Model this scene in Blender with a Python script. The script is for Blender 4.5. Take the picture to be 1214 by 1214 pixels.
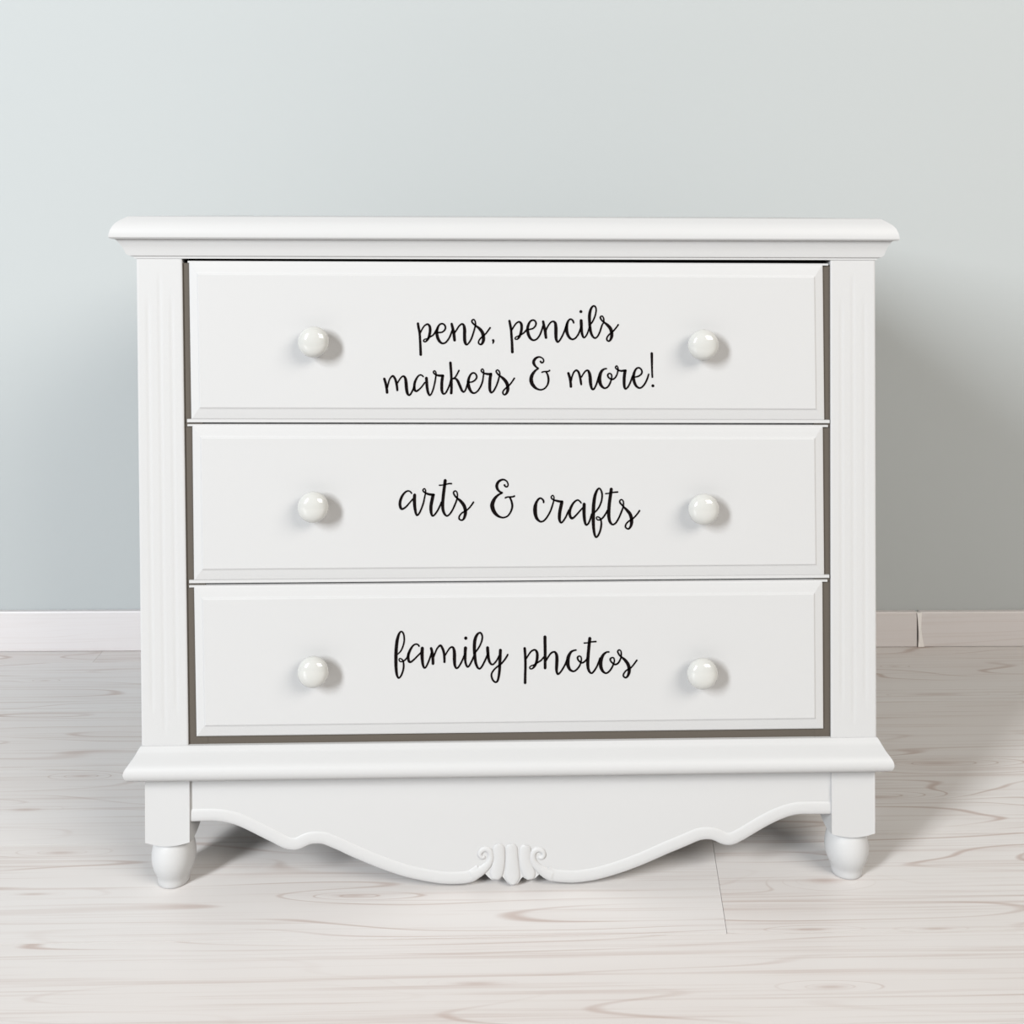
import bpy, bmesh, math, random
from mathutils import Vector, Matrix

# ------------------------------------------------------------------ clear
for o in list(bpy.data.objects):
    bpy.data.objects.remove(o, do_unlink=True)
scene = bpy.context.scene
COL = scene.collection

# ------------------------------------------------------------------ camera
CAM = Vector((-0.0172, -1.3, 0.82444))       # metres; dresser front is y = 0, floor is z = 0
YAW, ROLL, FPX, PU, PV = 0.01626, -0.00332, 1261.6, 607.0, 253.0
_f = Vector((math.sin(YAW), math.cos(YAW), 0.0))
_r0 = Vector((math.cos(YAW), -math.sin(YAW), 0.0))
_u0 = _r0.cross(_f)
_r = _r0 * math.cos(ROLL) + _u0 * math.sin(ROLL)
_u = -_r0 * math.sin(ROLL) + _u0 * math.cos(ROLL)
cam_data = bpy.data.cameras.new('camera')
cam = bpy.data.objects.new('camera', cam_data)
COL.objects.link(cam)
m = Matrix.Identity(4)
for i in range(3):
    m[i][0] = _r[i]; m[i][1] = _u[i]; m[i][2] = -_f[i]; m[i][3] = CAM[i]
cam.matrix_world = m
cam_data.sensor_fit = 'HORIZONTAL'
cam_data.sensor_width = 36.0
cam_data.lens = FPX / 1214.0 * 36.0
cam_data.shift_x = 0.0
cam_data.shift_y = (PV - 607.0) / 1214.0
cam_data.clip_start = 0.05
scene.camera = cam

# ------------------------------------------------------------------ light
world = bpy.data.worlds.new('world')
scene.world = world
world.use_nodes = True
bg = world.node_tree.nodes['Background']
bg.inputs['Color'].default_value = (1.0, 0.965, 0.92, 1)
bg.inputs['Strength'].default_value = 0.045

def area_light(name, loc, target, sx, sy, power, color):
    d = bpy.data.lights.new(name, 'AREA')
    d.shape = 'RECTANGLE'; d.size = sx; d.size_y = sy
    d.energy = power; d.color = color
    o = bpy.data.objects.new(name, d); COL.objects.link(o)
    o.location = loc
    o.rotation_euler = (Vector(target) - Vector(loc)).to_track_quat('-Z', 'Y').to_euler()
    return o

area_light('window_light', (-3.45, -3.9, 2.75), (0.1, 0.2, 0.65), 0.8, 2.4, 500, (0.93, 0.965, 1.0))
area_light('second_window_light', (2.7, -3.1, 3.0), (0.0, 0.3, 0.5), 2.7, 1.9, 222, (1.0, 0.945, 0.875))

scene.view_settings.view_transform = 'Standard'
scene.view_settings.look = 'None'
scene.view_settings.gamma = 1.0
scene.view_settings.use_curve_mapping = False
scene.view_settings.exposure = -0.06

# ------------------------------------------------------------------ helpers
def ray(u, v):
    return _f + _r * ((u - PU) / FPX) + _u * ((PV - v) / FPX)

def P(u, v, y=0.0):
    """photo pixel -> point on the vertical plane at depth y"""
    d = ray(u, v)
    return CAM + d * ((y - CAM.y) / d.y)

def PF(u, v, z=0.0):
    """photo pixel -> point on the horizontal plane at height z"""
    d = ray(u, v)
    return CAM + d * ((z - CAM.z) / d.z)

def link(name, mesh, material, parent=None, smooth=False):
    o = bpy.data.objects.new(name, mesh)
    COL.objects.link(o)
    if material is not None and not mesh.materials:
        mesh.materials.append(material)
    if parent is not None:
        o.parent = parent
    if smooth:
        for p in mesh.polygons:
            p.use_smooth = True
    return o

def mesh_from(name, verts, faces):
    me = bpy.data.meshes.new(name)
    me.from_pydata([tuple(v) for v in verts], [], faces)
    me.update()
    bm = bmesh.new(); bm.from_mesh(me)
    bmesh.ops.recalc_face_normals(bm, faces=bm.faces)
    bm.to_mesh(me); bm.free()
    return me

def bevel(o, w, seg=2, angle=35):
    b = o.modifiers.new('bevel', 'BEVEL')
    b.width = w; b.segments = seg; b.limit_method = 'ANGLE'; b.angle_limit = math.radians(angle)
    b.harden_normals = False
    return o

def smooth_angle(o, deg=40):
    for p in o.data.polygons:
        p.use_smooth = True
    bm = bmesh.new(); bm.from_mesh(o.data)
    for e in bm.edges:
        if len(e.link_faces) == 2:
            e.smooth = e.calc_face_angle(0) < math.radians(deg)
    bm.to_mesh(o.data); bm.free()
    return o

BOXF = [(0, 1, 2, 3), (7, 6, 5, 4), (0, 4, 5, 1), (1, 5, 6, 2), (2, 6, 7, 3), (3, 7, 4, 0)]
def quad_box(name, quad, y0, y1, material, parent=None):
    """quad: four (x, z) corners; extruded from y0 (front) to y1"""
    v = [(x, y0, z) for x, z in quad] + [(x, y1, z) for x, z in quad]
    return link(name, mesh_from(name, v, BOXF), material, parent)

def box(name, x0, x1, y0, y1, z0, z1, material, parent=None):
    return quad_box(name, [(x0, z0), (x1, z0), (x1, z1), (x0, z1)], y0, y1, material, parent)

def xz(p):
    return (p.x, p.z)

def empty(name, loc):
    o = bpy.data.objects.new(name, None); COL.objects.link(o); o.location = loc
    o.empty_display_size = 0.1
    return o

def catmull(pts, n):
    """pts: list of equal length tuples -> resampled smooth list"""
    out = []
    L = len(pts)
    for i in range(L - 1):
        p0 = pts[max(i - 1, 0)]; p1 = pts[i]; p2 = pts[i + 1]; p3 = pts[min(i + 2, L - 1)]
        for k in range(n):
            t = k / n
            out.append(tuple(0.5 * ((2 * b) + (-a + c) * t + (2 * a - 5 * b + 4 * c - d) * t * t
                                    + (-a + 3 * b - 3 * c + d) * t ** 3)
                             for a, b, c, d in zip(p0, p1, p2, p3)))
    out.append(tuple(pts[-1]))
    return out

# ------------------------------------------------------------------ materials
def new_mat(name):
    mt = bpy.data.materials.new(name); mt.use_nodes = True
    nt = mt.node_tree
    return mt, nt, nt.nodes['Principled BSDF']

def paint(name, color, rough, bump=0.02, scale=60.0, spec=0.5, coat=0.0):
    mt, nt, b = new_mat(name)
    b.inputs['Base Color'].default_value = (*color, 1)
    b.inputs['Roughness'].default_value = rough
    b.inputs['Specular IOR Level'].default_value = spec
    if coat:
        b.inputs['Coat Weight'].default_value = coat
        b.inputs['Coat Roughness'].default_value = 0.08
    tc = nt.nodes.new('ShaderNodeTexCoord')
    n = nt.nodes.new('ShaderNodeTexNoise'); n.inputs['Scale'].default_value = scale
    n.inputs['Detail'].default_value = 3
    bp = nt.nodes.new('ShaderNodeBump'); bp.inputs['Strength'].default_value = bump
    bp.inputs['Distance'].default_value = 0.002
    nt.links.new(tc.outputs['Object'], n.inputs['Vector'])
    nt.links.new(n.outputs['Fac'], bp.inputs['Height'])
    nt.links.new(bp.outputs['Normal'], b.inputs['Normal'])
    return mt

M_WHITE = paint('white_lacquer', (0.447, 0.447, 0.445), 0.45, 0.015, 40, 0.2)
M_KNOB = paint('glossy_white_knob', (0.456, 0.456, 0.435), 0.12, 0.0, 20, 0.5, 0.4)
M_INSIDE = paint('grey_brown_interior', (0.085, 0.073, 0.060), 0.7, 0.02, 60, 0.2)  # flat dark grey-brown for the frame in the drawer gaps and the drawer boxes
M_INK = paint('black_vinyl', (0.0045, 0.003, 0.003), 0.9, 0.0, 20, 0.05)
M_WALL = paint('pale_grey_wall_paint', (0.393, 0.414, 0.414), 0.85, 0.04, 140, 0.2)
M_CAULK = paint('white_caulk', (0.74, 0.72, 0.70), 0.6, 0.05, 80, 0.3)

def mth(nt, op, a, b=None, c=None):
    n = nt.nodes.new('ShaderNodeMath'); n.operation = op
    for i, s in enumerate((a, b, c)):
        if s is None:
            continue
        if isinstance(s, (int, float)):
            n.inputs[i].default_value = s
        else:
            nt.links.new(s, n.inputs[i])
    return n.outputs[0]

def smoothstep(nt, x, e0, e1, lo=0.0, hi=1.0):
    n = nt.nodes.new('ShaderNodeMapRange'); n.interpolation_type = 'SMOOTHSTEP'
    n.inputs['From Min'].default_value = e0; n.inputs['From Max'].default_value = e1
    n.inputs['To Min'].default_value = lo; n.inputs['To Max'].default_value = hi
    nt.links.new(x, n.inputs['Value'])
    return n.outputs['Result']

def mix_col(nt, fac, a, b):
    n = nt.nodes.new('ShaderNodeMix'); n.data_type = 'RGBA'
    if isinstance(fac, (int, float)):
        n.inputs[0].default_value = fac
    else:
        nt.links.new(fac, n.inputs[0])
    for s, i in ((a, 6), (b, 7)):
        if isinstance(s, tuple):
            n.inputs[i].default_value = (*s, 1)
        else:
            nt.links.new(s, n.inputs[i])
    return n.outputs[2]

def whitewashed_pine(name, base, tone, grain, knots, line_amt, lines=13.0, rough=0.38):
    """limed pine: contour lines of a stretched noise field, bent around knots"""
    mt, nt, b = new_mat(name)
    geo = nt.nodes.new('ShaderNodeNewGeometry')
    oi = nt.nodes.new('ShaderNodeObjectInfo')
    sep = nt.nodes.new('ShaderNodeSeparateXYZ')
    nt.links.new(geo.outputs['Position'], sep.inputs[0])
    X, Y, Z = sep.outputs
    Y = mth(nt, 'ADD', Y, Z)
    rnd = mth(nt, 'MULTIPLY', oi.outputs['Random'], 37.0)
    def stretched(sx, sy, detail, rough_, off):
        c = nt.nodes.new('ShaderNodeCombineXYZ')
        nt.links.new(mth(nt, 'MULTIPLY', X, sx), c.inputs[0])
        nt.links.new(mth(nt, 'MULTIPLY', Y, sy), c.inputs[1])
        nt.links.new(mth(nt, 'ADD', rnd, off), c.inputs[2])
        n = nt.nodes.new('ShaderNodeTexNoise')
        n.inputs['Scale'].default_value = 1.0
        n.inputs['Detail'].default_value = detail
        n.inputs['Roughness'].default_value = rough_
        nt.links.new(c.outputs[0], n.inputs['Vector'])
        return n.outputs['Fac']
    field = mth(nt, 'MULTIPLY', stretched(1.0, 12.0, 1.5, 0.4, 0.0), lines)
    core = None
    for kx, ky, a, bb, amp in knots:
        dx = mth(nt, 'DIVIDE', mth(nt, 'SUBTRACT', X, kx), a)
        dy = mth(nt, 'DIVIDE', mth(nt, 'SUBTRACT', Y, ky), bb)
        d2 = mth(nt, 'ADD', mth(nt, 'MULTIPLY', dx, dx), mth(nt, 'MULTIPLY', dy, dy))
        g = mth(nt, 'EXPONENT', mth(nt, 'MULTIPLY', d2, -1.0))
        field = mth(nt, 'ADD', field, mth(nt, 'MULTIPLY', g, amp))
        g2 = mth(nt, 'EXPONENT', mth(nt, 'MULTIPLY', d2, -9.0))
        core = g2 if core is None else mth(nt, 'MAXIMUM', core, g2)
    fr = mth(nt, 'FRACT', field)
    tri = mth(nt, 'ABSOLUTE', mth(nt, 'SUBTRACT', fr, 0.5))
    line = smoothstep(nt, tri, 0.41, 0.495)
    soft = smoothstep(nt, fr, 0.0, 1.0)
    patch = smoothstep(nt, stretched(2.2, 16.0, 2.0, 0.5, 9.0), 0.38, 0.64, 0.10, 1.0)
    fine = stretched(2.2, 190.0, 3.0, 0.6, 3.0)
    tonef = smoothstep(nt, stretched(0.8, 5.0, 2.0, 0.5, 17.0), 0.3, 0.7)
    c = mix_col(nt, mth(nt, 'MULTIPLY', tonef, 0.8), base, tone)
    c = mix_col(nt, mth(nt, 'MULTIPLY', mth(nt, 'MULTIPLY', smoothstep(nt, fine, 0.50, 0.74), 0.42), line_amt), c, grain)
    c = mix_col(nt, mth(nt, 'MULTIPLY', mth(nt, 'MULTIPLY', soft, patch), 0.09 * line_amt), c, grain)
    c = mix_col(nt, mth(nt, 'MULTIPLY', mth(nt, 'MULTIPLY', line, patch), 0.72 * line_amt), c, grain)
    if core is not None:
        c = mix_col(nt, mth(nt, 'MULTIPLY', core, 0.6 * line_amt), c, grain)
    nt.links.new(c, b.inputs['Base Color'])
    b.inputs['Roughness'].default_value = rough
    b.inputs['Specular IOR Level'].default_value = 0.35
    bp = nt.nodes.new('ShaderNodeBump'); bp.inputs['Strength'].default_value = 0.08
    bp.inputs['Distance'].default_value = 0.001
    nt.links.new(fine, bp.inputs['Height'])
    nt.links.new(bp.outputs['Normal'], b.inputs['Normal'])
    return mt

KN = []
for (u, v, a, bb, amp) in [(53, 807, .030, .006, 1.6), (98, 920, .045, .009, 2.6), (72, 1011, .060, .010, 2.6),
                           (40, 1060, .060, .007, 1.6), (978, 1044, .060, .016, 4.0), (985, 1170, .05, .008, 2.0),
                           (1110, 905, .11, .016, 5.0), (1040, 945, .10, .013, 4.0), (1110, 1101, .05, .006, 1.6),
                           (960, 1102, .06, .006, 1.8), (420, 1062, .06, .008, 2.0), (565, 1166, .07, .008, 2.0),
                           (1110, 823, .13, .010, 3.0), (30, 960, .06, .011, 3.0), (1060, 790, .03, .006, 1.4)]:
    p = PF(u, v)
    KN.append((p.x, p.y, a, bb, amp))
M_FLOOR = whitewashed_pine('limed_pine_floor', (0.600, 0.580, 0.566), (0.565, 0.533, 0.511), (0.345, 0.250, 0.212), KN, 0.84)
M_BOARD = whitewashed_pine('limed_pine_baseboard', (0.59, 0.566, 0.562), (0.565, 0.534, 0.522), (0.42, 0.35, 0.315), [], 0.35)
M_JOINT = paint('floor_underlay', (0.180, 0.156, 0.141), 0.9, 0.02, 50, 0.1)

# ------------------------------------------------------------------ setting
WL = PF(60, 772.5); WR = PF(1130, 767.0)
WS = (WR.y - WL.y) / (WR.x - WL.x)
BT = 0.012                                    # baseboard thickness
def wall_y(x):                                # wall face; the board front stands BT before it
    return WL.y + WS * (x - WL.x) + BT

def plan_box(name, x0, x1, off0, off1, z0, z1, material, parent=None):
    """box following the back wall in plan; offsets measured from the wall face"""
    v = []
    for off in (off0, off1):
        for x, z in ((x0, z0), (x1, z0), (x1, z1), (x0, z1)):
            v.append((x, wall_y(x) + off, z))
    return link(name, mesh_from(name, v, BOXF), material, parent)
wall = plan_box('wall_back', -2.6, 2.6, 0.0, 0.12, -0.02, 2.7, M_WALL)
wall['kind'] = 'structure'; wall['label'] = 'smooth pale blue-grey painted wall behind the white dresser'

base_root = empty('baseboard_back', (0, wall_y(0), 0))
base_root['kind'] = 'structure'; base_root['label'] = 'whitewashed wooden baseboard running along the foot of the grey wall'
def board(x0, x1, z1, nm='board'):
    o = plan_box(nm, x0, x1, -BT, 0.0005, 0.0, z1, M_BOARD)
    o.parent = base_root; o.matrix_parent_inverse = base_root.matrix_world.inverted()
    bevel(o, 0.002, 2)
    return o
base_root.matrix_world = Matrix.Translation((0, wall_y(0), 0))
def top_z(u, v):
    return P(u, v, wall_y(0) - BT).z
yb = lambda x: wall_y(x) - BT
def P_wall(u, v):
    d = ray(u, v); q = None
    y = WL.y
    for _ in range(6):
        q = CAM + d * ((y - CAM.y) / d.y); y = yb(q.x)
    return q
zl = 0.5 * (P_wall(10, 725.5).z + P_wall(160, 724.5).z)
zr = 0.5 * (P_wall(1050, 726.0).z + P_wall(1205, 725.0).z)
xj = P_wall(1087.4, 745).x; xj2 = P_wall(1090.5, 745).x
board(-2.6, 0.1, zl); board(0.1005, xj, zr); board(xj2, 2.6, zr)
pts = [(1087.0, 726.5), (1092.5, 726.2), (1092.2, 735), (1091.8, 745), (1093.5, 757), (1095.5, 766.8), (1088.3, 766.8), (1089.2, 757), (1088.8, 745), (1088.0, 735)]
cv = [P_wall(u, v) for u, v in pts]
n = len(cv)
me = mesh_from('joint_filler', [(q.x, yb(q.x) - 0.0012, max(q.z, 0.0)) for q in cv] + [(q.x, yb(q.x) + 0.006, max(q.z, 0.0)) for q in cv],
               [tuple(range(n)), tuple(reversed(range(n, 2 * n)))] + [(i, (i + 1) % n, n + (i + 1) % n, n + i) for i in range(n)])
o = link('joint_filler', me, M_CAULK); o.parent = base_root; o.matrix_parent_inverse = base_root.matrix_world.inverted()
o['label'] = 'uneven white caulk filling the joint between two baseboards'

# floor: planks run along x
floor = box('floor', -2.6, 2.6, -1.9, 0.95, -0.03, -0.0125, M_JOINT)
floor['kind'] = 'structure'; floor['label'] = 'floor of pale whitewashed pine planks running along the wall'
SE0, SE1 = PF(844.5, 996), PF(862, 1107)       # the end joint that shows right of the apron
PW = 0.19
row0 = SE1.y                                   # a long joint passes through the end of that seam
skew = (SE1.x - SE0.x) / (SE1.y - SE0.y)
random.seed(5)
ends = {0: [SE0.x], 1: [-1.1, 1.6], 2: [-1.45, 1.25], 3: [1.9, -1.75], -1: [-0.95, 1.5], -2: [0.3], -3: [-1.2, 1.2]}
GAP = 0.00025
for row in range(-9, 5):
    ya = row0 + row * PW; ybk = ya + PW
    if row == 3:
        ybk = min(ybk, 2.0)
    cuts = ends.get(row, [random.uniform(-1.5, 1.5)])
    xs = [-2.6] + sorted(cuts) + [2.6]
    for i in range(len(xs) - 1):
        xa, xb = xs[i], xs[i + 1]
        def sk(x, y):
            return x + (skew * (y - SE0.y) if abs(x - SE0.x) < 1e-6 else 0.0)
        ga = GAP if i > 0 else 0; gb = GAP if i < len(xs) - 2 else 0
        v = []
        for z in (-0.0125, 0.0):
            v += [(sk(xa, ya) + ga, ya + GAP, z), (sk(xb, ya) - gb, ya + GAP, z), (sk(xb, ybk) - gb, ybk - GAP, z), (sk(xa, ybk) + ga, ybk - GAP, z)]
        if ybk > wall_y(0) + 0.15 and ya > wall_y(0) + 0.1:
            continue
        o = link('plank', mesh_from('plank', v, BOXF), M_FLOOR, floor)

# ------------------------------------------------------------------ dresser
DEPTH = 0.45
dresser = empty('dresser', (0, 0, 0))
dresser['label'] = 'white three-drawer wooden dresser with round knobs and scalloped apron against grey wall'
dresser['category'] = 'dresser'

def moulding(name, prof, label=None):
    """prof: list of (uL, vL, uR, vR, o): silhouette pixels at both front corners and forward overhang o"""
    loops = []
    for uL, vL, uR, vR, o in prof:
        a = P(uL, vL, -o); b = P(uR, vR, -o)
        loops.append([(a.x, DEPTH, a.z), (a.x, -o, a.z), (b.x, -o, b.z), (b.x, DEPTH, b.z)])
    verts = [p for l in loops for p in l]
    faces = []
    for i in range(len(loops) - 1):
        for k in range(4):
            faces.append((i * 4 + k, i * 4 + (k + 1) % 4, (i + 1) * 4 + (k + 1) % 4, (i + 1) * 4 + k))
    faces.append((0, 1, 2, 3)); q = (len(loops) - 1) * 4
    faces.append((q + 3, q + 2, q + 1, q))
    o = link(name, mesh_from(name, verts, faces), M_WHITE, dresser)
    smooth_angle(o, 32)
    if label:
        o['label'] = label
    return o

CO = [(152.0, 256.2, 1043.0, 259.3, .0000), (150.0, 257.0, 1045.5, 260.2, .0015), (146.5, 258.8, 1049.0, 262.0, .0035),
      (142.0, 260.8, 1053.5, 264.3, .0060), (137.0, 263.8, 1058.6, 267.2, .0090), (133.0, 268.0, 1062.6, 271.2, .0118),
      (130.0, 273.0, 1065.2, 276.2, .0138), (128.3, 278.0, 1066.6, 281.2, .0148), (128.2, 281.0, 1066.8, 283.6, .0146),
      (130.5, 282.8, 1064.8, 285.2, .0132), (136.5, 283.6, 1058.0, 285.9, .0092), (139.5, 286.6, 1055.8, 289.0, .0078),
      (143.6, 291.0, 1052.3, 293.2, .0058), (147.0, 296.4, 1049.9, 298.6, .0042), (149.3, 301.2, 1048.2, 303.0, .0034),
      (153.0, 303.0, 1044.8, 305.2, .0028), (158.5, 304.2, 1040.0, 306.4, .0010), (158.8, 306.4, 1039.6, 308.4, .0008)]
moulding('top', CO, 'moulded overhanging top of the dresser')

BO = [(167.0, 884.8, 1039.8, 874.2, .0010), (165.4, 886.6, 1041.4, 876.0, .0025), (163.0, 890.4, 1043.8, 879.8, .0050),
      (160.8, 894.6, 1046.2, 884.0, .0080), (159.2, 897.2, 1047.8, 886.5, .0105), (156.0, 902.0, 1050.6, 891.2, .0145),
      (152.0, 907.0, 1054.6, 896.0, .0190), (148.6, 911.6, 1057.8, 900.4, .0225), (146.2, 915.6, 1059.8, 904.2, .0243), (145.2, 919.5, 1060.5, 907.8, .0250),
      (145.8, 922.4, 1060.0, 910.6, .0244), (147.4, 924.8, 1058.8, 912.8, .0232), (150.0, 926.4, 1056.6, 914.2, .0210), (166.0, 927.2, 1042.0, 915.0, .0060)]
moulding('base_moulding', BO, 'stepped base moulding under the drawers')

# carcass
zt = P(600, 304, 0).z
zb = P(600, 890, 0).z
xl0, xr0 = P(161.7, 306.5).x, P(1037.5, 308.7).x
for side, name in ((-1, 'side_panel'), (1, 'side_panel')):
    if side < 0:
        q = [xz(P(163.5, 304.5)), xz(P(180, 304.5)), xz(P(186, 888)), xz(P(169.8, 888))]
    else:
        q = [xz(P(1020, 306.5)), xz(P(1035.8, 306.5)), xz(P(1037.2, 878)), xz(P(1021, 878))]
    quad_box(name, q, 0.040, DEPTH - 0.005, M_WHITE, dresser)
box('back_panel', xl0 + 0.02, xr0 - 0.02, DEPTH - 0.02, DEPTH - 0.008, zb, zt, M_WHITE, dresser)
# inner frame behind the drawer fronts
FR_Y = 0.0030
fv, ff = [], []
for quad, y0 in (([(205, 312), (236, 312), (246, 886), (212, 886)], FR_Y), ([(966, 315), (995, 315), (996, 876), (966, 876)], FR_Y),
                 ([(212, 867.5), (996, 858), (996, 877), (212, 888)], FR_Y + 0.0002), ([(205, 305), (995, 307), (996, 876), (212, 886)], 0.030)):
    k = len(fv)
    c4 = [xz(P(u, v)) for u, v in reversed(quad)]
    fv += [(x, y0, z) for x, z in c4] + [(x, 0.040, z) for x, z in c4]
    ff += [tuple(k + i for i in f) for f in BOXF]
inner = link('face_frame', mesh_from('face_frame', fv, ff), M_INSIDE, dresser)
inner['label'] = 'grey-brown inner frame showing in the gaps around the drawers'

def post(uO0, uI0, v0, uO1, uI1, v1, label):
    """front corner post with three fluted grooves; pixel corners: outer/inner at top and bottom"""
    nx, nz = 54, 70
    tl, tr = P(min(uO0, uI0), v0), P(max(uO0, uI0), v0)
    bl, br = P(min(uO1, uI1), v1), P(max(uO1, uI1), v1)
    verts, faces = [], []
    zs = [i / nz for i in range(nz + 1)]
    for j, t in enumerate(zs):
        for i in range(nx + 1):
            s = i / nx
            x = (tl.x * (1 - s) + tr.x * s) * (1 - t) + (bl.x * (1 - s) + br.x * s) * t
            z = (tl.z * (1 - s) + tr.z * s) * (1 - t) + (bl.z * (1 - s) + br.z * s) * t
            y = 0.0
            for c, t0, t1 in ((0.24, 0.085, 0.925), (0.50, 0.035, 0.965), (0.76, 0.085, 0.925)):
                w = 0.060
                if abs(s - c) < w and t0 < t < t1:
                    e = min(1.0, (t - t0) / 0.014, (t1 - t) / 0.014)
                    y = 0.00042 * e * math.cos((s - c) / w * math.pi / 2) ** 1.2
            e = min(s, 1 - s) * 0.054
            if e < 0.0012:
                y += 0.0007 * (1 - e / 0.0012)
            verts.append((x, y, z))
    W = nx + 1
    for j in range(nz):
        for i in range(nx):
            faces.append((j * W + i, j * W + i + 1, (j + 1) * W + i + 1, (j + 1) * W + i))
    b = len(verts)
    D = 0.045
    rim = [j * W for j in range(nz + 1)] + [nz * W + i for i in range(1, W)] + \
          [j * W + nx for j in range(nz - 1, -1, -1)] + [i for i in range(nx - 1, 0, -1)]
    for k in rim:
        verts.append((verts[k][0], D, verts[k][2]))
    n = len(rim)
    for k in range(n):
        faces.append((rim[k], b + k, b + (k + 1) % n, rim[(k + 1) % n]))
    faces.append(tuple(b + k for k in range(n)))
    o = link('corner_post', mesh_from('corner_post', verts, faces), M_WHITE, dresser)
    smooth_angle(o, 30)
    o['label'] = label
    return o
post(161.7, 215.4, 305.6, 168.0, 223.0, 886.5, 'white corner post with three shallow vertical flutes')
post(1037.5, 984.8, 307.6, 1039.0, 985.4, 876.0, 'white corner post with three shallow vertical flutes')

# ---- drawers
def ring_mesh(name, rings):
    verts, faces = [], []
    for (tl, tr, br, bl, y) in rings:
        for x, z in (tl, tr, br, bl):
            verts.append((x, y, z))
    for i in range(len(rings) - 1):
        for k in range(4):
            faces.append((i * 4 + k, i * 4 + (k + 1) % 4, (i + 1) * 4 + (k + 1) % 4, (i + 1) * 4 + k))
    q = (len(rings) - 1) * 4
    faces.append((q, q + 1, q + 2, q + 3)); faces.append((3, 2, 1, 0))
    return verts, faces

FACE_Y = -0.0030
def drawer(corners, lips, knob_px, label):
    TL, TR, BR, BL = [P(u, v, 0.0) for u, v in corners]
    def inset(dx, dt, db):
        return ((TL.x + dx, TL.z - dt), (TR.x - dx, TR.z - dt), (BR.x - dx, BR.z + db), (BL.x + dx, BL.z + db))
    spec = [(0, 0, 0, .024), (0, 0, 0, .0016), (.0006, .0006, .0006, .0006), (.0018, .0018, .0018, .0001),
            (.0060, .0075, .0075, -.0008), (.0094, .0130, .0124, -.0015), (.0108, .0145, .0138, -.0019),
            (.0114, .0150, .0145, -.0026), (.0124, .0160, .0156, FACE_Y)]
    rings = [(*inset(a, b, c), y) for a, b, c, y in spec]
    verts, faces = ring_mesh('drawer', rings)
    # thin lips that carry the top and bottom edge out towards the posts
    for (u0, v0, u1, v1, h) in lips:
        a, b = P(u0, v0, 0.0005), P(u1, v1, 0.0005)
        hh = h / 970.0
        k = len(verts)
        for y in (0.0004, 0.020):
            verts += [(a.x, y, a.z - hh), (b.x, y, b.z - hh), (b.x, y, b.z), (a.x, y, a.z)]
        faces += [tuple(k + i for i in f) for f in BOXF]
    me = mesh_from('drawer', verts, faces)
    o = link('drawer', me, M_WHITE, dresser)
    o['label'] = label
    # drawer box behind the front
    x0, x1 = max(TL.x, BL.x) + .02, min(TR.x, BR.x) - .02
    z0, z1 = max(BL.z, BR.z) + .012, min(TL.z, TR.z) - .03
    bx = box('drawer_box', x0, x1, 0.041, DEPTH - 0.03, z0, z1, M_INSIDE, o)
    for u, v in knob_px:
        knob(u, v, o)
    return o

KNOB_PROF = [(0.0, .0), (.0105, .0), (.0112, -.0010), (.0105, -.0024), (.0082, -.0040), (.0070, -.0070), (.0074, -.0098), (.0100, -.0118),
             (.0140, -.0132), (.0168, -.0155), (.0184, -.0188), (.0188, -.0222), (.0180, -.0262), (.0160, -.0300), (.0128, -.0330),
             (.0088, -.0350), (.0044, -.0360), (.0, -.0363)]
_knob_mesh = None
def knob(u, v, parent):
    global _knob_mesh
    if _knob_mesh is None:
        prof = [(r, y * 0.74) for r, y in KNOB_PROF]; N = 64
        verts, faces = [], []
        for r, y in prof:
            for k in range(N):
                a = 2 * math.pi * k / N
                verts.append((r * math.cos(a), y, r * math.sin(a)))
        for i in range(len(prof) - 1):
            for k in range(N):
                faces.append((i * N + k, i * N + (k + 1) % N, (i + 1) * N + (k + 1) % N, (i + 1) * N + k))
        me = mesh_from('knob', verts, faces)
        bm = bmesh.new(); bm.from_mesh(me)
        bmesh.ops.remove_doubles(bm, verts=bm.verts, dist=1e-6)
        bmesh.ops.recalc_face_normals(bm, faces=bm.faces)
        bm.to_mesh(me); bm.free()
        me.materials.append(M_KNOB)
        for p in me.polygons:
            p.use_smooth = True
        _knob_mesh = me
    o = bpy.data.objects.new('knob', _knob_mesh); COL.objects.link(o)
    c = P(u, v, FACE_Y - 0.0164)
    o.location = (c.x, FACE_Y + 0.0005, c.z)
    o.parent = parent
    o['label'] = 'glossy round white knob'
    return o

D1 = drawer([(223.6, 310.0), (975.8, 313.6), (977.8, 498.5), (226.4, 497.4)],
            [(221.8, 497.0, 983.6, 498.0, 3.6), (222.5, 309.3, 981.8, 312.6, 2.2)],
            [(371.5, 405.5), (834, 409)], 'top drawer lettered pens, pencils, markers and more')
D2 = drawer([(227.6, 503.6), (976.0, 504.8), (977.6, 682.5), (229.6, 688.5)],
            [(222.2, 503.0, 981.6, 504.0, 2.2), (224.2, 688.0, 983.2, 681.6, 3.4)],
            [(371, 601.5), (834.5, 604)], 'middle drawer lettered arts and crafts')
D3 = drawer([(229.6, 694.6), (975.6, 688.2), (976.6, 864.4), (232.6, 873.6)],
            [(224.2, 694.2, 981.0, 687.4, 2.2)],
            [(371, 797), (833, 799)], 'bottom drawer lettered family photos')

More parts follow.
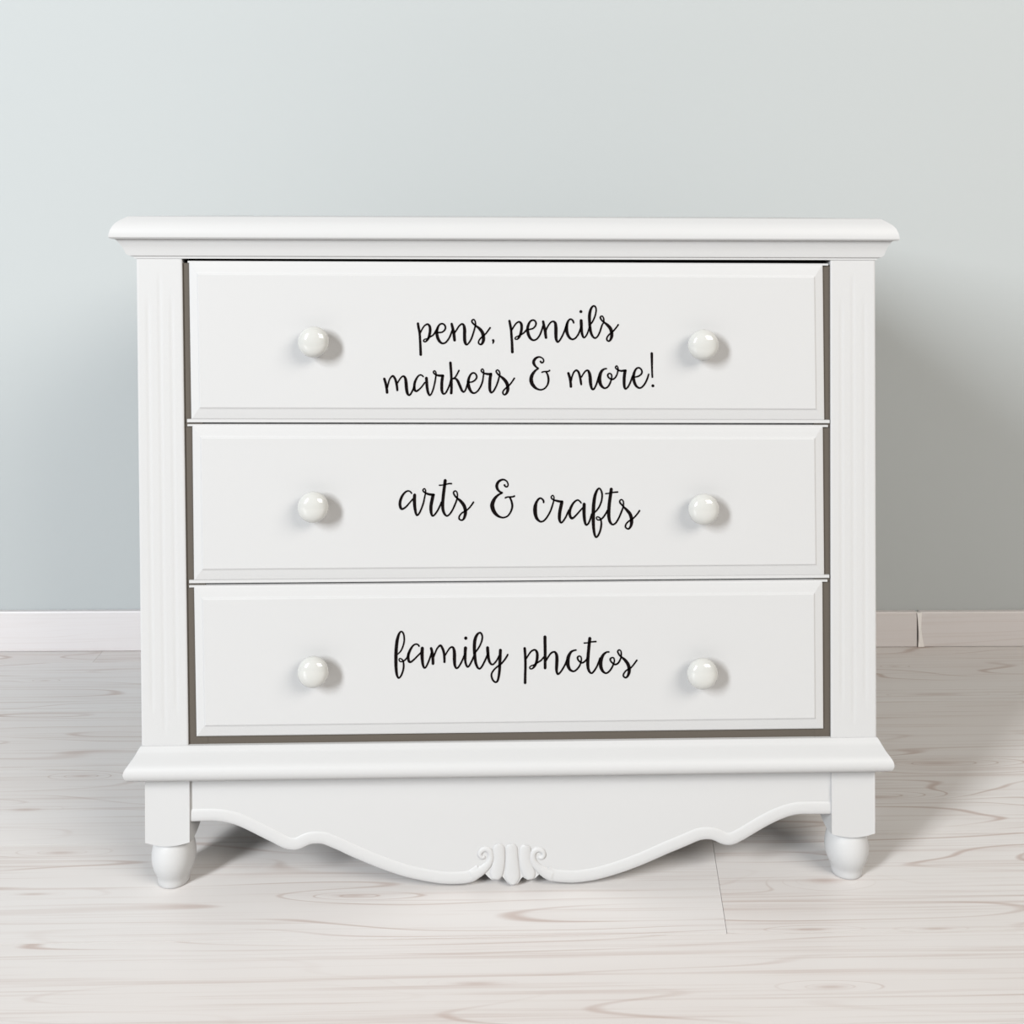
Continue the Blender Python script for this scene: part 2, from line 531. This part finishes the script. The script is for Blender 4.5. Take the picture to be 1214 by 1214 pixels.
# ---- lettering: pen strokes (x, y, width) read off enlarged views; (origin u, origin v, scale)
S60 = 1214 / 60.0
def word(parent, name, strokes):
    Y0, T = FACE_Y - 0.0004, 0.0006
    verts, faces = [], []
    for ou, ov, sc, text in strokes:
        pts = [tuple(float(q) for q in t.split(',')) for t in text.split()]
        if len(pts) == 1:                                  # a dot
            x, y, d = pts[0]
            ring = [(x + d / 2 * math.cos(a), y + d / 2 * math.sin(a)) for a in [i * math.pi / 9 for i in range(18)]]
            loop = [P(ou + a / sc, ov + b / sc, Y0) for a, b in ring]
            k = len(verts)
            verts += [(q.x, Y0, q.z) for q in loop] + [(q.x, Y0 + T, q.z) for q in loop]
            nn = len(loop)
            faces.append(tuple(range(k, k + nn)))
            faces += [(k + i, k + (i + 1) % nn, k + nn + (i + 1) % nn, k + nn + i) for i in range(nn)]
            continue
        c = catmull(pts, 5)
        L, R = [], []
        for i, (x, y, w) in enumerate(c):
            a = c[max(i - 1, 0)]; b = c[min(i + 1, len(c) - 1)]
            dx, dy = b[0] - a[0], b[1] - a[1]
            n = math.hypot(dx, dy) or 1.0
            h = w * 0.5 * 1.0
            L.append((x - dy / n * h, y + dx / n * h)); R.append((x + dy / n * h, y - dx / n * h))
        def cap(i, j):                                     # rounded end
            x, y, w = c[i]; dx, dy = x - c[j][0], y - c[j][1]; n = math.hypot(dx, dy) or 1.0
            a0 = math.atan2(dy / n, dx / n); h = w * 0.5 * 1.0
            return [(x + h * math.cos(a0 + t) * (0.75 if abs(t) < 1.2 else 1), y + h * math.sin(a0 + t) * (0.75 if abs(t) < 1.2 else 1)) for t in (0.9, 0.3, -0.3, -0.9)]
        e1 = cap(-1, -2); e0 = cap(0, 1)
        k = len(verts); n = len(c)
        for (a, b) in zip(L, R):
            for q in (a, b):
                p = P(ou + q[0] / sc, ov + q[1] / sc, Y0)
                verts.append((p.x, Y0, p.z))
        for i in range(n - 1):
            faces.append((k + 2 * i, k + 2 * i + 1, k + 2 * i + 3, k + 2 * i + 2))
        m0 = len(verts)
        for q in e1 + e0:
            p = P(ou + q[0] / sc, ov + q[1] / sc, Y0)
            verts.append((p.x, Y0, p.z))
        t = 2 * (n - 1)
        faces.append((k + t, m0, m0 + 1, m0 + 2, m0 + 3, k + t + 1))
        faces.append((k + 1, m0 + 4, m0 + 5, m0 + 6, m0 + 7, k))
        outline = [k + 2 * i for i in range(n)] + [m0, m0 + 1, m0 + 2, m0 + 3] + [k + 2 * i + 1 for i in range(n - 1, -1, -1)] + [m0 + 4, m0 + 5, m0 + 6, m0 + 7]
        s0 = len(verts)
        for q in outline:
            verts.append((verts[q][0], Y0 + T, verts[q][2]))
        N = len(outline)
        faces += [(outline[i], outline[(i + 1) % N], s0 + (i + 1) % N, s0 + i) for i in range(N)]
    me = bpy.data.meshes.new('lettering')
    me.from_pydata(verts, [], faces); me.update()
    o = link('lettering', me, M_INK, parent)
    o['label'] = 'black brush-script lettering reading ' + name
    return o

A = (490, 370, S60); B = (535, 370, S60); C = (598, 360, S60); Dw = (640, 360, S60); E_ = (680, 355, S60)
F_ = (450, 420, S60); G = (505, 420, S60); H_ = (555, 420, S60); I_ = (620, 415, S60); J_ = (670, 415, S60); K_ = (725, 415, S60)
L_ = (468, 565, S60); M_ = (512, 562, S60); N_ = (570, 560, S60); O_ = (625, 575, S60); PP = (670, 575, 1214 / 65.0); Q_ = (705, 575, S60)
R_ = (462, 745, S60); S_ = (505, 745, S60); T_ = (550, 745, 1214 / 70.0); U_ = (615, 750, S60); V_ = (660, 750, S60); X_ = (700, 750, S60)

word(D1, 'pens,', [
    (*A, '108,265,55 125,370,58 150,500,55 160,640,55 168,800,58 178,1030,62'),
    (*A, '165,500,40 210,410,36 270,325,38 345,290,45 395,350,60 402,450,65 385,550,62 355,640,55 300,705,40 255,705,35 245,680,30 275,650,30 330,640,35 400,595,38 480,545,40 540,450,42 575,390,42'),
    (*A, '560,490,36 610,490,40 690,480,38 755,425,42 770,360,42 740,300,42 680,278,42 620,310,45 575,400,62 562,500,70 585,620,72 640,715,60 710,752,45 790,715,42 870,600,42 920,470,40 940,420,40'),
    (*A, '918,275,58 945,390,66 970,500,70 980,600,70 990,685,62'),
    (*B, '75,500,40 130,420,40 190,330,40 255,285,45 300,320,60 318,420,75 318,550,75 322,680,75 345,760,60 375,780,40 420,740,40 480,640,42 530,500,42 560,390,40 580,310,38 575,230,36 545,180,34 505,190,38 495,235,42 540,290,42 590,330,45 680,400,70 745,490,80 770,590,80 770,680,75 735,760,55 690,775,40 655,740,40 665,680,38 720,610,38 790,555,38 850,490,38 900,420,40 935,372,42'),
    (*B, '1000,670,60 1012,700,50 997,755,25')])
word(D1, 'pencils', [
    (*C, '118,405,55 145,540,60 160,640,58 172,800,58 182,950,60 190,1170,65'),
    (*C, '170,640,40 225,550,38 285,470,40 355,435,45 405,490,62 412,590,66 395,690,62 360,790,55 310,850,38 265,850,32 255,825,30 285,795,30 340,775,35 410,735,40 470,695,40 535,620,42'),
    (*C, '545,620,36 610,615,38 690,590,40 745,530,42 758,470,42 730,410,42 675,395,42 615,430,48 570,520,62 555,620,68 575,740,72 630,840,60 700,877,45 780,845,42 850,750,42 900,620,42 925,530,40'),
    (*C, '928,420,58 950,540,66 975,640,72 985,730,66 998,825,60'),
    (*Dw, '150,630,40 200,530,38 260,450,40 325,425,45 370,470,65 385,580,78 385,700,78 388,820,72 410,900,55 440,918,42 490,860,42 550,750,42 600,630,42 640,500,45'),
    (*Dw, '812,465,40 795,410,45 745,372,42 695,395,45 655,480,62 640,600,78 660,720,72 715,820,60 785,855,45 860,820,42 930,720,42 975,600,42 990,540,40'),
    (*Dw, '990,395,70 995,500,72 1000,620,66 1015,730,58 1040,800,48 1072,812,38 1110,770,38 1150,690,38 1190,560,38'),
    (*Dw, '985,190,74'),
    (*E_, '400,600,30 450,540,38 510,410,38 542,270,38 525,180,40 480,155,42 430,200,52 392,310,68 380,430,72 385,560,70 395,680,66 425,820,60 475,905,50 525,925,42 580,880,40 630,780,42 665,670,40 690,600,38 722,550,36 722,460,36 690,402,34 650,410,38 645,450,42 685,510,42 735,550,45 820,620,72 885,700,80 912,790,80 915,880,75 885,965,55 840,1000,40 800,970,40 805,910,38 855,840,38 930,780,38 990,715,38 1040,655,38 1075,602,40')])
word(D1, 'markers', [
    (*F_, '110,580,58 145,700,60 170,820,60 180,925,62'),
    (*F_, '185,800,40 205,710,38 245,590,38 315,520,48 365,580,55 400,680,58 418,790,56 425,870,50'),
    (*F_, '430,690,35 475,610,36 535,540,40 585,530,48 620,590,65 635,700,75 645,820,75 665,930,65 700,980,45 740,960,42 790,870,42 830,770,40'),
    (*F_, '1050,540,36 1010,502,36 960,500,38 905,550,45 850,660,58 832,760,60 840,850,58 880,885,50 940,850,42 1010,780,38 1085,675,36'),
    (*G, '9,562,66 17,680,68 27,800,66 47,910,58 85,985,42 130,945,40 175,830,40 210,690,40 232,560,38 240,490,36 235,430,32 205,395,30 178,420,36 190,455,38 240,490,40 310,510,55 380,512,58 418,510,50'),
    (*G, '402,515,66 385,620,70 378,740,70 380,860,66 400,930,52 430,952,42 480,915,42 540,800,42 575,700,40 595,620,40'),
    (*G, '585,195,62 595,330,62 605,480,60 610,620,60 612,780,60 605,940,64'),
    (*G, '792,385,40 750,470,38 700,550,38 650,580,32 630,590,30'),
    (*G, '640,588,36 710,585,45 760,640,62 810,750,64 855,855,58 900,905,42 945,860,40 980,760,40 1010,650,40'),
    (*H_, '0,665,38 60,670,36 140,640,40 195,580,42 203,520,42 165,460,42 105,450,42 50,500,48 10,600,62 2,700,70 30,820,70 80,905,58 145,932,42 220,890,40 290,790,42 340,670,42 360,560,38 372,460,34 370,390,32 345,352,30 315,375,34 322,415,38 375,455,40 440,470,52 500,475,55 560,465,50'),
    (*H_, '543,480,72 525,590,72 518,720,72 520,840,66 535,900,52 560,920,42 610,880,42 670,770,42 715,650,42 742,550,38 758,480,36 750,420,34 715,378,32 678,390,36 675,425,40 715,480,42 765,520,45 850,590,72 920,680,80 948,770,78 950,860,72 920,935,55 875,972,40 835,940,40 840,885,38 895,820,38 970,760,38 1030,690,38 1080,620,38 1110,572,42')])
AMP = '420,270,50 445,305,38 480,295,38 497,250,36 465,195,34 390,165,40 310,195,58 260,260,68 262,330,66 310,400,48 370,440,40'
word(D1, '&', [
    (*I_, AMP),
    (*I_, '370,445,36 300,490,50 230,580,72 195,690,88 215,800,88 280,890,70 360,940,48 440,952,40 520,920,38 585,840,40 612,730,50 600,620,48 570,550,40 545,520,36'),
    (*I_, '452,535,38 500,518,34 560,515,36 610,510,36 642,488,42')])
word(D1, 'more!', [
    (*J_, '75,548,60 110,660,62 130,770,60 138,885,60'),
    (*J_, '145,740,38 165,640,38 210,530,40 270,485,46 320,530,52 355,640,56 375,750,54 385,830,48'),
    (*J_, '392,650,34 430,580,36 490,505,40 545,490,46 580,550,68 600,660,78 608,780,76 628,890,62 660,945,45 700,920,42 750,820,42 790,690,42 810,620,40'),
    (*J_, '995,445,36 940,455,42 880,500,62 835,600,80 825,710,85 845,810,76 890,880,60 950,915,45 1020,885,42 1075,800,42 1105,710,38 1118,640,36 1105,580,36 1060,560,34 1025,590,42 1030,640,42 1075,685,42 1135,702,42 1193,670,40 1238,600,38 1261,520,36 1270,440,34 1243,380,30 1211,400,34 1218,440,36 1273,480,40 1343,500,48 1413,492,52 1460,487,48'),
    (*K_, '327,495,72 310,600,72 302,720,72 305,850,64 320,915,50 345,930,42 390,890,42 440,800,42 485,680,42 510,610,40'),
    (*K_, '520,648,36 580,645,36 660,620,40 720,565,42 728,500,42 690,440,40 635,425,40 580,465,48 540,560,62 528,660,68 550,780,68 600,870,58 670,910,44 740,880,42 810,790,42 860,680,42 893,575,38'),
    (*K_, '965,72,60 967,200,56 970,400,46 975,560,42 980,655,42'),
    (*K_, '992,857,72')])
word(D2, 'arts', [
    (*L_, '405,405,36 370,360,36 310,345,38 240,385,46 170,480,58 130,590,64 125,690,66 150,765,60 195,775,48 270,725,42 350,635,38 435,535,36'),
    (*L_, '478,432,72 470,550,78 475,680,74 490,800,66 510,890,54 535,930,42 580,890,42 640,770,42 690,620,42 715,500,38 735,400,34 738,330,32 712,290,30 678,315,34 685,355,38 735,390,40 800,420,55 870,432,58 945,435,50'),
    (*L_, '920,440,78 895,560,78 870,690,78 868,820,72 885,910,55 910,945,42 960,910,42 1030,810,42 1085,700,42 1120,610,40'),
    (*M_, '320,145,74 305,270,74 285,420,74 268,580,74 258,720,74 265,850,70 300,950,58 355,1005,42 420,970,42 490,870,42 550,740,42 595,620,38 612,520,36 605,450,34 570,405,32 525,425,36 525,475,42 565,540,42 610,580,45 690,650,70 760,740,80 795,830,80 805,920,78 790,1010,68 755,1085,50 705,1108,40 655,1075,42 660,1010,38 720,935,38 800,890,38 870,840,38 940,760,38 1000,672,42'),
    (*M_, '175,270,34 250,265,30 340,248,32 410,230,36 475,232,38')])
word(D2, '&', [
    (*N_, '565,300,48 590,340,38 630,345,38 655,300,34 630,225,36 570,180,40 500,180,50 420,230,62 382,320,70 400,400,62 450,460,48 520,492,40'),
    (*N_, '510,498,40 430,535,50 340,620,70 285,730,92 275,820,100 310,930,92 380,1020,72 460,1070,50 545,1085,40 640,1050,38 710,960,42 750,850,48 752,760,50 720,650,46 690,600,38'),
    (*N_, '585,612,40 640,592,36 710,590,36 770,585,40 810,568,44')])
word(D2, 'crafts', [
    (*O_, '393,425,40 388,370,44 330,318,42 270,340,48 215,430,66 190,550,92 195,690,88 230,800,70 290,865,52 340,880,42 410,850,42 490,750,42 560,620,42 605,490,40 638,370,34 642,290,32 615,248,30 580,275,34 585,320,38 640,360,40 710,380,52 780,395,56 850,395,48'),
    (*O_, '833,405,74 808,520,78 780,660,78 772,790,72 785,870,55 815,905,42 860,870,42 920,780,42 965,680,42 1000,600,38'),
    (*PP, '355,400,34 320,355,34 270,335,36 200,380,44 140,470,54 105,570,60 105,670,60 140,735,54 190,720,44 260,650,38 330,570,36 390,505,34'),
    (*PP, '422,415,68 418,540,72 420,670,70 430,780,62 450,860,50 475,885,40 515,850,40 555,760,40 590,640,38'),
    (*PP, '640,620,30 700,560,36 760,470,38 805,350,38 820,230,40 800,130,40 755,75,38 705,120,50 660,240,66 635,400,74 625,560,76 622,720,74 625,880,68 640,1030,58 660,1120,48 690,1155,42 735,1110,42 780,1000,42 800,880,42 795,790,36 770,730,32 715,705,28 690,730,28 715,770,30 770,770,32 830,730,38 890,650,38 940,560,38'),
    (*Q_, '400,90,74 385,200,76 362,360,76 345,520,78 338,680,80 345,800,74 375,900,60 435,950,44 510,905,42 580,790,42 640,650,42 680,540,38 692,470,36 685,390,34 645,350,32 605,375,36 608,425,42 655,480,42 700,530,45 780,610,70 850,700,80 880,800,80 885,900,78 870,980,62 825,1045,46 785,1050,40 740,1010,42 750,945,38 810,875,38 900,820,38 970,755,38 1030,685,38 1080,612,42'),
    (*Q_, '260,208,34 340,200,30 430,180,34 555,168,40')])
word(D3, 'family', [
    (*R_, '190,620,30 260,550,36 310,450,38 345,320,40 345,200,40 320,110,42 270,75,36 220,140,56 180,280,74 160,440,78 150,600,80 148,760,78 150,920,74 165,1080,62 190,1165,48 225,1190,40 275,1130,42 320,1010,44 335,900,44 325,800,38 295,745,32 245,722,28 222,750,28 250,795,30 310,795,34 370,755,38 420,690,40 445,590,40'),
    (*R_, '708,432,40 675,390,38 620,380,38 555,420,44 490,520,58 450,630,62 445,720,62 465,795,58 510,805,48 580,750,42 660,670,38 745,585,36'),
    (*R_, '782,465,74 775,580,80 778,700,76 788,820,66 805,905,54 835,950,42 880,910,42 930,800,42 975,680,42 1000,590,40'),
    (*S_, '122,470,60 150,590,66 165,720,70 168,855,64'),
    (*S_, '185,680,40 215,600,40 270,480,40 345,410,50 395,480,58 430,590,60 442,700,58 442,815,52'),
    (*S_, '460,650,34 510,560,36 575,470,40 635,450,46 670,510,66 682,620,78 682,750,78 690,870,64 715,940,50 750,955,42 800,900,42 860,790,42 910,670,40 935,590,36'),
    (*S_, '948,460,78 940,560,72 940,680,64 945,800,56 970,890,48 1000,925,42 1040,890,42 1100,780,42 1150,660,40'),
    (*S_, '955,235,80'),
    (*T_, '215,510,30 260,460,34 320,370,34 365,260,36 378,170,36 355,105,38 320,90,36 270,130,50 230,220,64 215,340,66 215,460,64 225,580,60 240,700,56 275,795,46 320,830,38 365,790,38 420,690,38 465,590,38 490,530,36'),
    (*T_, '485,390,62 490,480,62 500,580,58 520,670,52 550,725,42 585,745,36 630,715,34 680,650,34 725,560,34'),
    (*T_, '750,440,60 745,560,62 738,700,60 732,850,56 715,990,48 690,1080,42 650,1108,36 600,1070,38 570,1000,38 570,930,36 620,850,34 690,785,34 760,735,34 830,655,36 880,580,38 903,535,34')])
word(D3, 'photos', [
    (*U_, '140,370,62 150,480,62 158,650,60 160,820,60 155,1000,60 152,1215,64'),
    (*U_, '175,630,38 225,550,38 300,450,40 385,415,44 435,470,60 445,570,68 430,680,62 390,790,55 330,860,38 275,868,32 262,835,30 295,800,32 370,775,36 450,720,38 530,670,40 605,585,40'),
    (*U_, '628,95,74 630,250,72 632,420,70 632,600,68 632,750,66 632,860,66'),
    (*U_, '650,680,40 710,580,40 780,490,42 860,465,48 905,530,68 915,640,78 910,770,76 905,890,66 920,970,52 945,998,42 1000,950,42 1060,860,42 1120,750,42 1160,640,42'),
    (*V_, '468,420,38 410,430,42 340,470,56 285,570,80 265,690,88 275,800,82 320,890,62 400,930,44 470,895,42 535,820,42 575,730,38 592,640,36 580,585,36 540,565,34 500,595,44 510,650,42 555,700,42 610,725,40 670,695,40 740,615,38'),
    (*V_, '795,130,74 780,260,74 765,420,74 752,570,76 745,700,76 750,830,70 780,930,56 835,975,42 890,930,42 960,820,42 1010,700,42 1040,610,40'),
    (*V_, '655,252,34 740,245,30 820,225,34 945,215,40'),
    (*X_, '448,465,38 390,470,42 320,520,58 265,620,80 245,740,85 255,840,80 300,930,60 375,975,42 450,930,42 515,840,42 555,750,38 575,680,36 560,615,36 520,600,34 475,635,44 490,690,42 540,740,42 590,765,42 650,745,42 700,680,42 730,600,36 740,520,36 730,445,34 690,415,32 655,445,38 665,490,42 705,550,42 750,590,45 830,660,70 895,750,80 925,840,80 930,930,76 910,1010,62 870,1070,46 830,1080,40 790,1040,42 800,985,38 860,910,38 950,860,38 1020,790,38 1080,710,38 1115,662,42')])

# ---- legs and feet
LEG_Y = -0.002
FOOT = [(0.0, 0.0), (.0170, 0.0), (.0186, .0008), (.0192, .0030), (.0195, .0065), (.0203, .0095), (.0222, .0130), (.0244, .0175),
        (.0260, .0225), (.0268, .0280), (.0266, .0335), (.0254, .0395), (.0234, .0450), (.0205, .0500), (.0150, .0530), (0.0, .0530)]
_foot_mesh = None
def leg(cx, half, yf, ztop, zbot):
    """square block whose lower edge is turned, with a turned bulb foot below it"""
    global _foot_mesh
    n = 14
    per = []
    for (ax, ay, bx, by) in ((-1, -1, 1, -1), (1, -1, 1, 1), (1, 1, -1, 1), (-1, 1, -1, -1)):
        for k in range(n):
            t = k / n
            per.append((ax + (bx - ax) * t, ay + (by - ay) * t))
    yc = yf + half
    verts = []
    N = len(per)
    def rr(x, y, s):
        return (cx + x * half * s, yc + y * half * s)
    def rad(x, y):
        return math.hypot(x, y)
    def zl_(x, y):
        return zbot - 0.0030 + 0.0048 * max(0.0, rad(x, y) - 1.0) / 0.414
    for x, y in per:
        a = rr(x, y, 1); verts.append((a[0], a[1], ztop))
    for x, y in per:
        a = rr(x, y, 1); verts.append((a[0], a[1], zl_(x, y)))
    for x, y in per:
        d = rad(x, y)
        verts.append((cx + x / d * half * 0.90, yc + y / d * half * 0.90, zbot - 0.0042))
    for x, y in per:
        d = rad(x, y)
        verts.append((cx + x / d * half * 0.70, yc + y / d * half * 0.70, zbot - 0.0046))
    faces = []
    for r in range(3):
        for k in range(N):
            faces.append((r * N + k, r * N + (k + 1) % N, (r + 1) * N + (k + 1) % N, (r + 1) * N + k))
    faces.append(tuple(range(N))); faces.append(tuple(range(3 * N, 4 * N)))
    o = link('leg', mesh_from('leg', verts, faces), M_WHITE, dresser)
    smooth_angle(o, 30)
    if _foot_mesh is None:
        K = 40; v, f = [], []
        for r, z in FOOT:
            for k in range(K):
                a = 2 * math.pi * k / K
                v.append((r * math.cos(a), r * math.sin(a), z))
        for i in range(len(FOOT) - 1):
            for k in range(K):
                f.append((i * K + k, i * K + (k + 1) % K, (i + 1) * K + (k + 1) % K, (i + 1) * K + k))
        me = mesh_from('turned_foot', v, f)
        bm = bmesh.new(); bm.from_mesh(me)
        bmesh.ops.remove_doubles(bm, verts=bm.verts, dist=1e-6)
        bmesh.ops.recalc_face_normals(bm, faces=bm.faces)
        bm.to_mesh(me); bm.free()
        for p in me.polygons:
            p.use_smooth = True
        me.materials.append(M_WHITE)
        _foot_mesh = me
    ft = bpy.data.objects.new('turned_foot', _foot_mesh); COL.objects.link(ft)
    ft.location = (cx, yc, 0.0); ft.scale = (1, 1, (zbot - 0.0005) / 0.0530)
    ft.parent = o
    return o
lo, li = P(172.0, 1001, LEG_Y), P(224.8, 1001, LEG_Y)
ro, ri = P(1037.5, 990, LEG_Y), P(986.3, 990, LEG_Y)
zleg = 0.5 * (lo.z + ro.z)
for (a, b) in ((lo, li), (ri, ro)):
    cx = 0.5 * (a.x + b.x); half = 0.5 * (b.x - a.x)
    leg(cx, half, LEG_Y, P(600, 921, 0).z + 0.003, zleg)
    leg(cx, half, DEPTH - 0.004 - 2 * half, P(600, 921, 0).z + 0.003, zleg)

# ---- apron
EDGE = [(224.5, 974), (240, 973.4), (255, 973.3), (268, 975), (279.3, 978), (291.2, 982.9), (309, 991.8), (323.8, 999.2), (334, 1004.6), (342.8, 1007.3),
        (349.8, 1007.8), (356.7, 1006.3), (363.6, 1002.9), (369.5, 1000.7), (376.5, 1000.2), (383.4, 1000.9), (391.3, 1003.9), (403.1, 1009),
        (415, 1014.7), (428.8, 1020.7), (444, 1027.0), (459.8, 1032.9), (479.5, 1039.3), (499.3, 1043.8), (519, 1047.2), (533.9, 1048.2),
        (548.7, 1047.7), (560, 1045.7), (567.8, 1041.3), (575.2, 1035.8)]
EDGE_M = [[(575.2, 1035.8), (579.7, 1040.5), (583.6, 1042.8), (588.5, 1043), (592.5, 1041.3), (595.5, 1039)],
          [(595.5, 1039), (598.4, 1042.5), (601.4, 1046.2), (605.4, 1048.7), (610.3, 1048.9), (614.2, 1046.7), (617.7, 1041.8), (620, 1039.5)],
          [(620, 1039.5), (623.1, 1041.8), (629, 1043), (634, 1041.3), (637.5, 1038.3), (640.7, 1034.9)]]
EDGE_R = [(640.7, 1034.9), (645.9, 1040.3), (652.8, 1043.8), (660.7, 1045.7), (677.1, 1046.6), (693, 1045.4), (712.7, 1041.7), (739, 1033.8),
          (765.4, 1023.7), (791.8, 1012), (804, 1007.0), (816.5, 1001.7), (829.7, 996.2), (839.5, 995.1), (846.1, 996.2), (854.4, 1000), (862.6, 1002),
          (870.8, 1000.8), (882.4, 995.1), (898.9, 985.2), (915.3, 976.1), (931.8, 969), (945, 965.7), (958.2, 965.1), (987, 965.1)]
AY = 0.0010
eL = catmull(EDGE, 4); eR = catmull(EDGE_R, 4)
eM = []
for seg in EDGE_M:
    eM += catmull(seg, 4)[:-1]
eM = eM[1:]
edge = eL + eM + eR
def strip_solid(name, lower, upper, y0, y1, material, parent, bev=None):
    """solid between two pixel polylines of equal length, from y0 (front) to y1"""
    n = len(lower)
    v = []
    for y in (y0, y1):
        for (u, w) in lower:
            p = P(u, w, y0); v.append((p.x, y, p.z))
        for (u, w) in upper:
            p = P(u, w, y0); v.append((p.x, y, p.z))
    f = []
    for i in range(n - 1):
        f.append((i, i + 1, n + i + 1, n + i))
        f.append((2 * n + i, 3 * n + i, 3 * n + i + 1, 2 * n + i + 1))
        f.append((i, 2 * n + i, 2 * n + i + 1, i + 1))
        f.append((n + i, n + i + 1, 3 * n + i + 1, 3 * n + i))
    f.append((0, n, 3 * n, 2 * n)); f.append((n - 1, 3 * n - 1, 4 * n - 1, 2 * n - 1))
    return link(name, mesh_from(name, v, f), material, parent)
upper = [(u, 923.5 + (912.5 - 923.5) * (u - 224) / 763.0) for u, v in edge]
apron = strip_solid('apron', edge, upper, AY, AY + 0.018, M_WHITE, dresser)
apron['label'] = 'scalloped front apron between the legs'

def normal_off(line, d):
    out = []
    n = len(line)
    for i in range(n):
        a = line[max(i - 1, 0)]; b = line[min(i + 1, n - 1)]
        dx, dy = b[0] - a[0], b[1] - a[1]; q = math.hypot(dx, dy) or 1
        out.append((line[i][0] + dy / q * d, line[i][1] - dx / q * d))
    return out
def border(line):
    """raised band that follows the lower edge, rounded towards the panel"""
    prof = [(0.0, .0018), (0.4, -.0004), (1.4, -.0011), (6.0, -.0013), (11.5, -.0011), (13.6, -.0006), (15.2, .0004), (16.0, .0026), (16.0, .006), (0.0, .006)]
    prof = [(d, AY + y) for d, y in prof]
    n = len(line); v, f = [], []
    for d, y in prof:
        for (u, w) in normal_off(line, d):
            p = P(u, w, AY); v.append((p.x, y, p.z))
    m_ = len(prof)
    for j in range(m_):
        k = (j + 1) % m_
        for i in range(n - 1):
            f.append((j * n + i, j * n + i + 1, k * n + i + 1, k * n + i))
    f.append(tuple(j * n for j in range(m_))); f.append(tuple(j * n + n - 1 for j in reversed(range(m_))))
    o = link('raised_border', mesh_from('raised_border', v, f), M_WHITE, apron)
    smooth_angle(o, 50)
    return o
border(eL[:-1]); border(eR[1:])

# carved shell in the middle of the apron
def lobe(center, name='shell_lobe', relief=0.62):
    """center: (u, v, half width) spine; rounded ridge standing off the apron"""
    c = catmull(center, 5)
    sec = [(-1.0, .0020), (-0.93, -.0006), (-0.75, -.0019), (-0.4, -.0029), (0.0, -.0032), (0.4, -.0029), (0.75, -.0019), (0.93, -.0006), (1.0, .0020)]
    v, f = [], []; n = len(sec)
    rows = []
    for i, (u, w, h) in enumerate(c):
        a = c[max(i - 1, 0)]; b = c[min(i + 1, len(c) - 1)]
        dx, dy = b[0] - a[0], b[1] - a[1]; q = math.hypot(dx, dy) or 1
        e = min(1.0, 0.15 + i / 3.5, 0.35 + (len(c) - 1 - i) / 3.0)
        for s, y in sec:
            p = P(u - dy / q * h * s, w + dx / q * h * s, AY)
            v.append((p.x, AY + (y * e * relief if y < 0 else y), p.z))
    for i in range(len(c) - 1):
        for k in range(n - 1):
            f.append((i * n + k, i * n + k + 1, (i + 1) * n + k + 1, (i + 1) * n + k))
    f.append(tuple(range(n))); f.append(tuple((len(c) - 1) * n + k for k in reversed(range(n))))
    o = link(name, mesh_from(name, v, f), M_WHITE, apron)
    smooth_angle(o, 60)
    return o
lobe([(591, 1000.0, 2.0), (591.1, 1000.9, 4.4), (591.2, 1002.6, 6.4), (591.4, 1006, 7.6), (591.6, 1012, 7.8), (591.8, 1020, 7.6), (590.0, 1030, 8.2), (588.2, 1037, 7.8), (587.2, 1042.6, 4.2)])
lobe([(606, 1000.0, 2.0), (606.1, 1000.9, 4.4), (606.2, 1002.6, 6.4), (606.4, 1006, 7.6), (606.8, 1012, 7.8), (607.0, 1020, 8.2), (607.4, 1030, 9.0), (607.7, 1040, 9.4), (607.8, 1045, 7.0), (607.8, 1048.6, 3.4)])
lobe([(624.0, 1001.4, 2.0), (623.8, 1002.3, 4.4), (623.5, 1004.0, 6.3), (622.9, 1007.4, 7.4), (622.4, 1013, 7.7), (622.6, 1020, 7.5), (625.0, 1030, 8.2), (627.8, 1037, 7.8), (629.0, 1042.6, 4.2)])
def volute(cu, cv, sgn, pts, name='volute'):
    return lobe([(cu + sgn * a, cv + b, h) for a, b, h in pts], name)
VOL = [(0.2, 1.6, 2.2), (-3.4, 3.0, 2.6), (-6.2, -0.4, 2.9), (-4.4, -5.0, 3.2), (0.6, -6.8, 3.4), (5.4, -4.2, 3.7), (7.0, 1.6, 3.9), (5.6, 7.6, 4.3),
       (1.6, 13.4, 5.0), (-4.6, 18.6, 6.0), (-11.0, 22.4, 6.8), (-18.0, 25.0, 7.2)]
volute(575.2, 1013.4, 1, VOL); volute(638.6, 1013.8, -1, VOL)

# side and back rails under the base
for (a, b) in ((lo, li), (ri, ro)):
    box('side_rail', 0.5 * (a.x + b.x) - 0.009, 0.5 * (a.x + b.x) + 0.009, 0.045, DEPTH - 0.05, 0.09, P(600, 921, 0).z + 0.003, M_WHITE, dresser)
